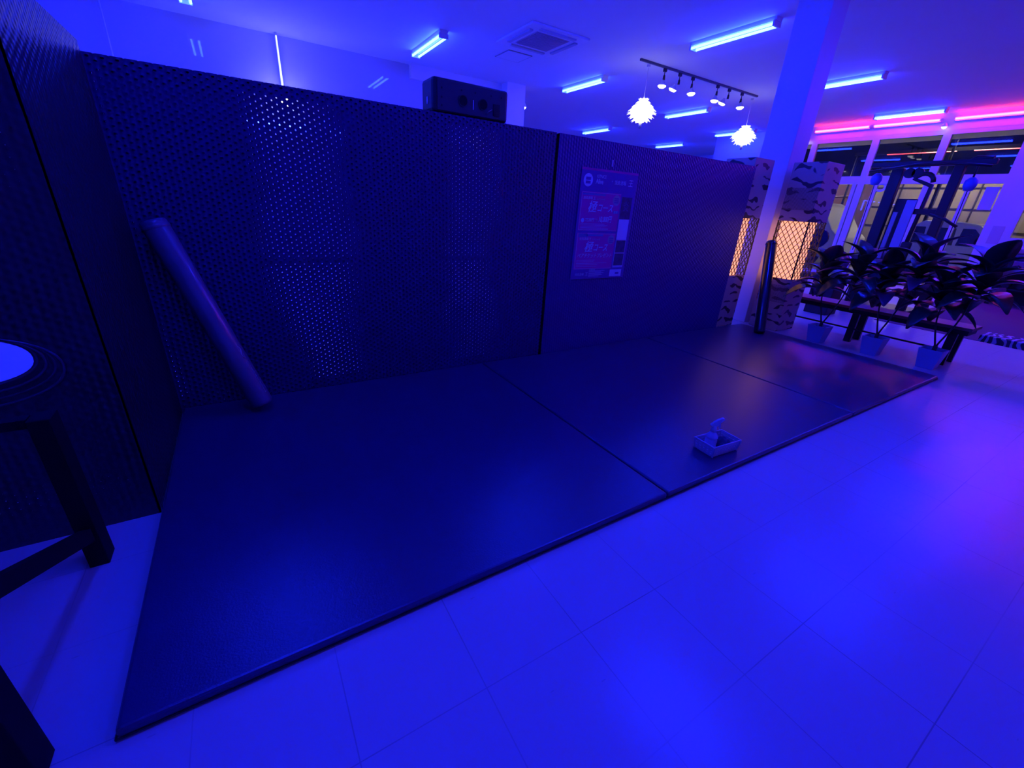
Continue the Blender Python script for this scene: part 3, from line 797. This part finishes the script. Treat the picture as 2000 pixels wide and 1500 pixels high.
# ------------------------------------------------------------------ gym equipment
def arc(c, r, a0, a1, n, x):
    return [(x, c[0] + r * math.cos(a0 + (a1 - a0) * i / n), c[1] + r * math.sin(a0 + (a1 - a0) * i / n)) for i in range(n + 1)]
mg = thing('multi_gym', 'large dark multi-gym machine standing in front of the windows', 'exercise machine', (9.0, 3.0, .0045))
def Y(y): return y - 3.0
MB().box(-.05, Y(3.10), 0, .05, Y(3.25), 2.15).build('upright', BLACKM, mg, .01)
MB().box(-.05, Y(2.40), 0, .05, Y(2.52), 2.18).build('upright', BLACKM, mg, .01)
MB().tube([(0, Y(2.76), .05), (0, Y(2.70), 1.9)] + arc((Y(2.82), 1.95), .12, 0, PI, 8, 0)[1:][::1], .032, 12).build('arched_frame', BLACKM, mg)
MB().tube([(0, Y(2.46), 2.05), (0, Y(2.42), 2.18), (0, Y(2.32), 2.25), (0, Y(2.15), 2.24)], .04, 12).build('arched_arm', BLACKM, mg)
MB().box(-.04, Y(2.1), 2.17, .04, Y(3.55), 2.24).build('crossbeam', BLACKM, mg, .008)
MB().box(-.04, Y(2.46), 1.5, .04, Y(2.80), 1.58).build('crossbeam', BLACKM, mg, .008)
MB().box(-.4, Y(2.35), 0.002, .5, Y(3.3), .07).build('base_frame', BLACKM, mg, .008)
MB().box(.06, Y(2.84), .2, .16, Y(3.08), 1.72).build('weight_stack', mat('stack_iron', (.02, .02, .025), .5), mg)
sh = MB().box(-.09, Y(2.77), .80, -.06, Y(2.90), 1.70).build('shroud', mat('pale_shroud', (.42, .45, .62), .35), mg, .01)
MB().box(-.1, Y(2.95), .82, -.08, Y(3.01), 1.52).build('guide_rail', GREYM, mg, .004)
for y, z in ((3.43, 2.0), (2.28, 1.92)):
    hh = MB().lathe([(0, -.09), (.05, -.08), (.075, -.02), (.07, .05), (.03, .09), (0, .09)], (0, Y(y), z), 16).build('pulley_housing', mat('blue_plastic', (.12, .2, .7), .35), mg)
    MB().tube([(0, Y(y), z + .08), (0, Y(y), 2.2)], .012, 6).build('cable', BLACKM, mg)
    MB().tube([(0, Y(y), z - .08), (.0, Y(y) - .02, .9)], .006, 6).build('cable', BLACKM, mg)
for y in (3.02, 2.92):
    MB().tube([(-.03, Y(y), 2.08), (.03, Y(y), 2.08)], .07, 18).build('pulley_wheel', mat('pulley_black', (.015, .012, .02), .4), mg)
MB().box(-.45, Y(2.6), .42, -.1, Y(2.95), .50).build('seat_pad', BLACKP, mg, .02)
MB().box(-.14, Y(2.62), .55, -.07, Y(2.75), 1.1).build('back_pad', BLACKP, mg, .02)
MB().tube([(-.15, Y(2.1), 2.14), (-.2, Y(2.5), 2.18), (-.2, Y(2.9), 2.18), (-.15, Y(3.5), 2.10)], .018, 10).build('pull_bar', BLACKM, mg)
MB().tube([(-.3, Y(2.5), 1.5), (-.32, Y(2.3), 1.44), (-.3, Y(2.15), 1.35)], .02, 10).build('handle', BLACKP, mg)
MB().box(-.02, Y(2.15), .0, .05, Y(2.3), .9).build('side_stack', BLACKM, mg)

wb = thing('weight_bench', 'dark chrome-framed weight bench behind the right tiger lantern', 'exercise machine', (8.35, 3.45, 0))
MB().box(-.15, -.6, .42, .15, .5, .5).build('pad', BLACKP, wb, .03)
for x, y in ((-.1, -.5), (.1, -.5), (-.1, .4), (.1, .4)): MB().tube([(x, y, .42), (x * 1.8, y, 0.01)], .022, 8).build('leg', BLACKM, wb)
for x in (-.18, .18): MB().tube([(x, .45, 0.02), (x, .45, 1.1)], .024, 10).build('upright', GREYM, wb)
MB().tube([(-.5, .45, 1.05), (.5, .45, 1.05)], .014, 10).build('barbell', GREYM, wb)
for x in (-.42, .42): MB().tube([(x - .03, .45, 1.05), (x + .03, .45, 1.05)], .16, 24).build('weight_plate', mat('plate_gloss', (.02, .02, .05), .12), wb)
gb = MB().lathe([(.0, 0)] + [(.16 * math.sin(PI * k / 14), .16 - .16 * math.cos(PI * k / 14)) for k in range(1, 14)] + [(0, .32)], n=28).build('medicine_ball', mat('gloss_rubber', (.05, .03, .12), .1, spec=.9))
gb.location = (7.6, 3.03, 0.0)
gb2 = tag(gb, 'glossy dark ball behind the left plant', 'ball'); 
st = MB().box(-.16, -.16, 0.002, .16, .16, .62).build('ball_stand', BLACKP, bevel=.01); st.location = (7.6, 3.03, 0)
tag(st, 'dark plinth under the glossy ball behind the plants', 'stand'); gb.location.z = .622

def make_dumbbell():
    r = thing('dumbbell', 'x', 'dumbbell', (0, 0, 0), 0, 'dumbbells on the rack')
    MB().tube([(-.07, 0, .055), (.07, 0, .055)], .014, 10).build('handle', mat('chrome', (.6, .6, .62), .2, metal=1), r)
    for s_ in (-1, 1): MB().tube([(s_ * .07, 0, .055), (s_ * .15, 0, .055)], .055, 6).build('head', mat('dumbbell_rubber', (.02, .02, .03), .3), r)
    return r
rk = thing('dumbbell_rack', 'black two-tier dumbbell rack by the pier at the right edge', 'rack', (12.75, 1.4, .0045))
for z in (.30, .62): MB().box(-.22, -.95, z, .2, .8, z + .03).build('shelf', BLACKM, rk)
for y in (-.93, .78):
    MB().box(-.2, y - .03, 0.002, -.14, y + .03, .66).box(.14, y - .03, 0.002, .2, y + .03, .9).build('rack_post', BLACKM, rk)
dp = make_dumbbell(); k = 0
for j, z in enumerate((.33, .65)):
    for i in range(8):
        o = dp if k == 0 else copy_tree(dp); k += 1
        o.location = (12.74, 2.05 - i * .2, z)
        o['label'] = 'black dumbbell on the %s shelf of the rack, %s from its left end' % (('lower', 'upper')[j], ('first', 'second', 'third', 'fourth', 'fifth', 'sixth', 'seventh', 'eighth')[i])
# stacked step boards and ledge above the rack
lg = thing('pad_stack', 'purple-lit stack of exercise pads on a stand behind the dumbbell rack', 'exercise pads', (13.25, 1.4, .0045))
MB().box(-.2, -1.0, 0.002, .2, .85, .7).build('stand', BLACKP, lg)
MB().box(-.22, -1.0, .70, .22, .85, .82).build('pad', mat('mauve_pad', (.3, .2, .35), .5), lg, .02)
MB().box(-.2, -1.0, .83, .2, .85, .95).build('pad', mat('dark_pad', (.1, .06, .14), .5), lg, .02)
MB().box(-.18, -1.0, .96, .18, .85, 1.05).build('pad', mat('mauve_pad', (.3, .2, .35), .5), lg, .02)

# ------------------------------------------------------------------ signs on glass
def decal(txt, y, z, size, lab, flip=True):
    r = thing('window_letter', lab, 'letter', (13.63, y, z))
    o = text_mb(txt, size, mat('decal_white', (.85, .88, .9), .5), 'lettering', r, (0, 0, 0), rz=PI / 2 if flip else -PI / 2, bold=.012, ext=.001)
decal('C', 4.93, 2.10, .26, 'white letter C stuck on the window, seen reversed')
tag(MB().box(13.63, 2.97, 1.75, 13.634, 3.18, 2.2).build('paper_notice', mat('notice_paper', (.6, .62, .66), .6)), 'pale paper notice taped to the window by the pier', 'notice')
tag(MB().box(13.592, 2.62, 1.1, 13.599, 2.8, 1.45).build('wall_notice', mat('faint_notice', (.55, .5, .6), .6)), 'faint square notice on the pier at the right', 'notice')

# ------------------------------------------------------------------ outside the windows
struct('ground', MB().box(13.8, -10, -.12, 40, 22, -.02), mat('asphalt', (.06, .06, .065), .9, noise_amt=.3, nscale=20))
FAC = mat('beige_panel', (.50, .42, .32), .8, noise_amt=.08)
bd = thing('storage_building', 'beige panelled building lit by warm lamps outside the windows', 'building', (21.0, 5, 0))
MB().box(0, -9, -.02, 3, 9, 3.0).build('facade', FAC, bd)
g = MB()
for k in range(-8, 9): g.box(-.03, k * 1.05 - .02, 0, -.001, k * 1.05 + .02, 3.0)
for z in (.7, 1.35, 2.0, 2.65): g.box(-.03, -9, z - .015, -.001, 9, z + .015)
g.build('panel_seam', mat('seam_dark', (.06, .05, .05), .7), bd)
MB().box(-.06, 3.0, 1.0, -.031, 5.6, 2.75).build('banner', mat('mauve_banner', (.28, .15, .14), .8), bd)
ringb = MB().tube([(-.075, 4.9 + .16 * math.cos(2 * PI * k / 20), 2.3 + .22 * math.sin(2 * PI * k / 20)) for k in range(21)], .025, 6, cap=False)
ringb.tube([(-.075, 4.9, 2.2), (-.075, 4.2, 2.32), (-.075, 3.6, 2.35)], .018, 6).build('banner_drawing', mat('banner_pale', (.65, .5, .45), .8), bd)
LENS = emit('added_lamp_lens', (1, .85, .65), 420)
for y in (-5.0, .4, 4.5, 9.5):  # posts added to light the facade, lamp heads above the view
    sl = thing('added_lamp_post', 'lamp post added to light the beige building, its head out of view', 'added lamp', (18.9, y + 1.0, 0), 0, 'added lamp posts lighting the beige building')
    MB().tube([(0, 0, -.02), (0, 0, 4.4)], .04, 8).build('post', MATB, sl)
    MB().box(-.05, -.08, 4.40, .8, .08, 4.46).build('lamp_head', MATB, sl)
    MB().box(.2, -.07, 4.385, .78, .07, 4.399).build('lamp_lens', LENS, sl)

CARW = mat('car_paint_white', (.7, .72, .74), .25, coat=.5)
CARG = mat('car_glass', (.02, .02, .03), .08)
TYRE = mat('tyre', (.01, .01, .01), .8)
def vehicle(name, lab, loc, rot, L, W, H, van):
    r = thing(name, lab, 'vehicle', loc, rot)
    if van: prof = [(-L/2, .3), (-L/2, .95), (-L/2+.25, 1.15), (-L/2+.75, H-.12), (-L/2+1.05, H), (L/2-.2, H), (L/2-.04, H-.25), (L/2, .9), (L/2, .3)]
    else: prof = [(-L/2, .3), (-L/2, .7), (-L/2+.9, .9), (-L/2+1.5, H-.06), (-L/2+1.9, H), (L/2-1.3, H), (L/2-.5, .98), (L/2, .9), (L/2, .3)]
    MB().poly([(x, -W/2, z) for x, z in prof], ext=(0, W, 0)).build('body', CARW, r, .06)
    g = MB(); zb = .98; zt = H - .16
    xs = -L/2 + (.85 if van else 1.25); xe = L/2 - (.25 if van else .85); n = 3
    for sy in (-1, 1):
        for k in range(n):
            a = xs + (xe - xs) * k / n + .04; b_ = xs + (xe - xs) * (k + 1) / n - .04
            lean = .28 if k == 0 else .03; lean2 = .35 if (k == n - 1 and not van) else .03
            y = sy * (W/2 + .004)
            g.poly([(a - lean * .4, y, zb), (b_ + lean2 * .2, y, zb), (b_ - lean2 * .5, y, zt), (a + lean, y, zt)], ext=(0, -sy * .02, 0))
    g.build('side_window', CARG, r)
    for x in (-L/2 + .8, L/2 - .8):
        for sy in (-1, 1):
            w_ = MB().tube([(x, sy * (W/2 - .18), .31), (x, sy * (W/2 + .02), .31)], .33, 24).build('wheel', TYRE, r)
            MB().tube([(x, sy * (W/2 + .0), .31), (x, sy * (W/2 + .03), .31)], .19, 16).build('hubcap', GREYM, w_)
vehicle('van', 'white van parked outside behind the left windows', (17.0, 8.6, -.02), math.radians(86), 4.2, 1.7, 1.95, True)
vehicle('car', 'white car parked outside behind the middle windows', (16.4, 3.9, -.02), math.radians(92), 3.9, 1.6, 1.55, False)
cn = thing('added_red_tubes', 'red tubes added outside, standing in for the red lines reflected in the panes', 'tube light', (19.6, 0, 3.62))  # added rail of glowing tubes makes the red reflection lines in the upper panes
MB().box(0, -2, .0, .08, 8.4, .1).build('rail', BLACKM, cn)
for y0, y1 in ((5.6, 7.4), (1.5, 5.2)): MB().tube([(-.03, y0, -.02), (-.03, y1, -.02)], .014, 8).build('tube', emit('red_line_glow', (1, .02, .03), 3), cn)
for y in (-2, 8.3): MB().tube([(.04, y, -3.64), (.04, y, 0)], .04, 8).build('post', BLACKM, cn)

# light paths
try:
    c = SC.cycles
    c.max_bounces = 8; c.diffuse_bounces = 4; c.glossy_bounces = 4; c.transparent_max_bounces = 16; c.transmission_bounces = 4
    c.use_light_tree = True; c.sample_clamp_indirect = 6.0
    c.caustics_reflective = False; c.caustics_refractive = False
except Exception: pass
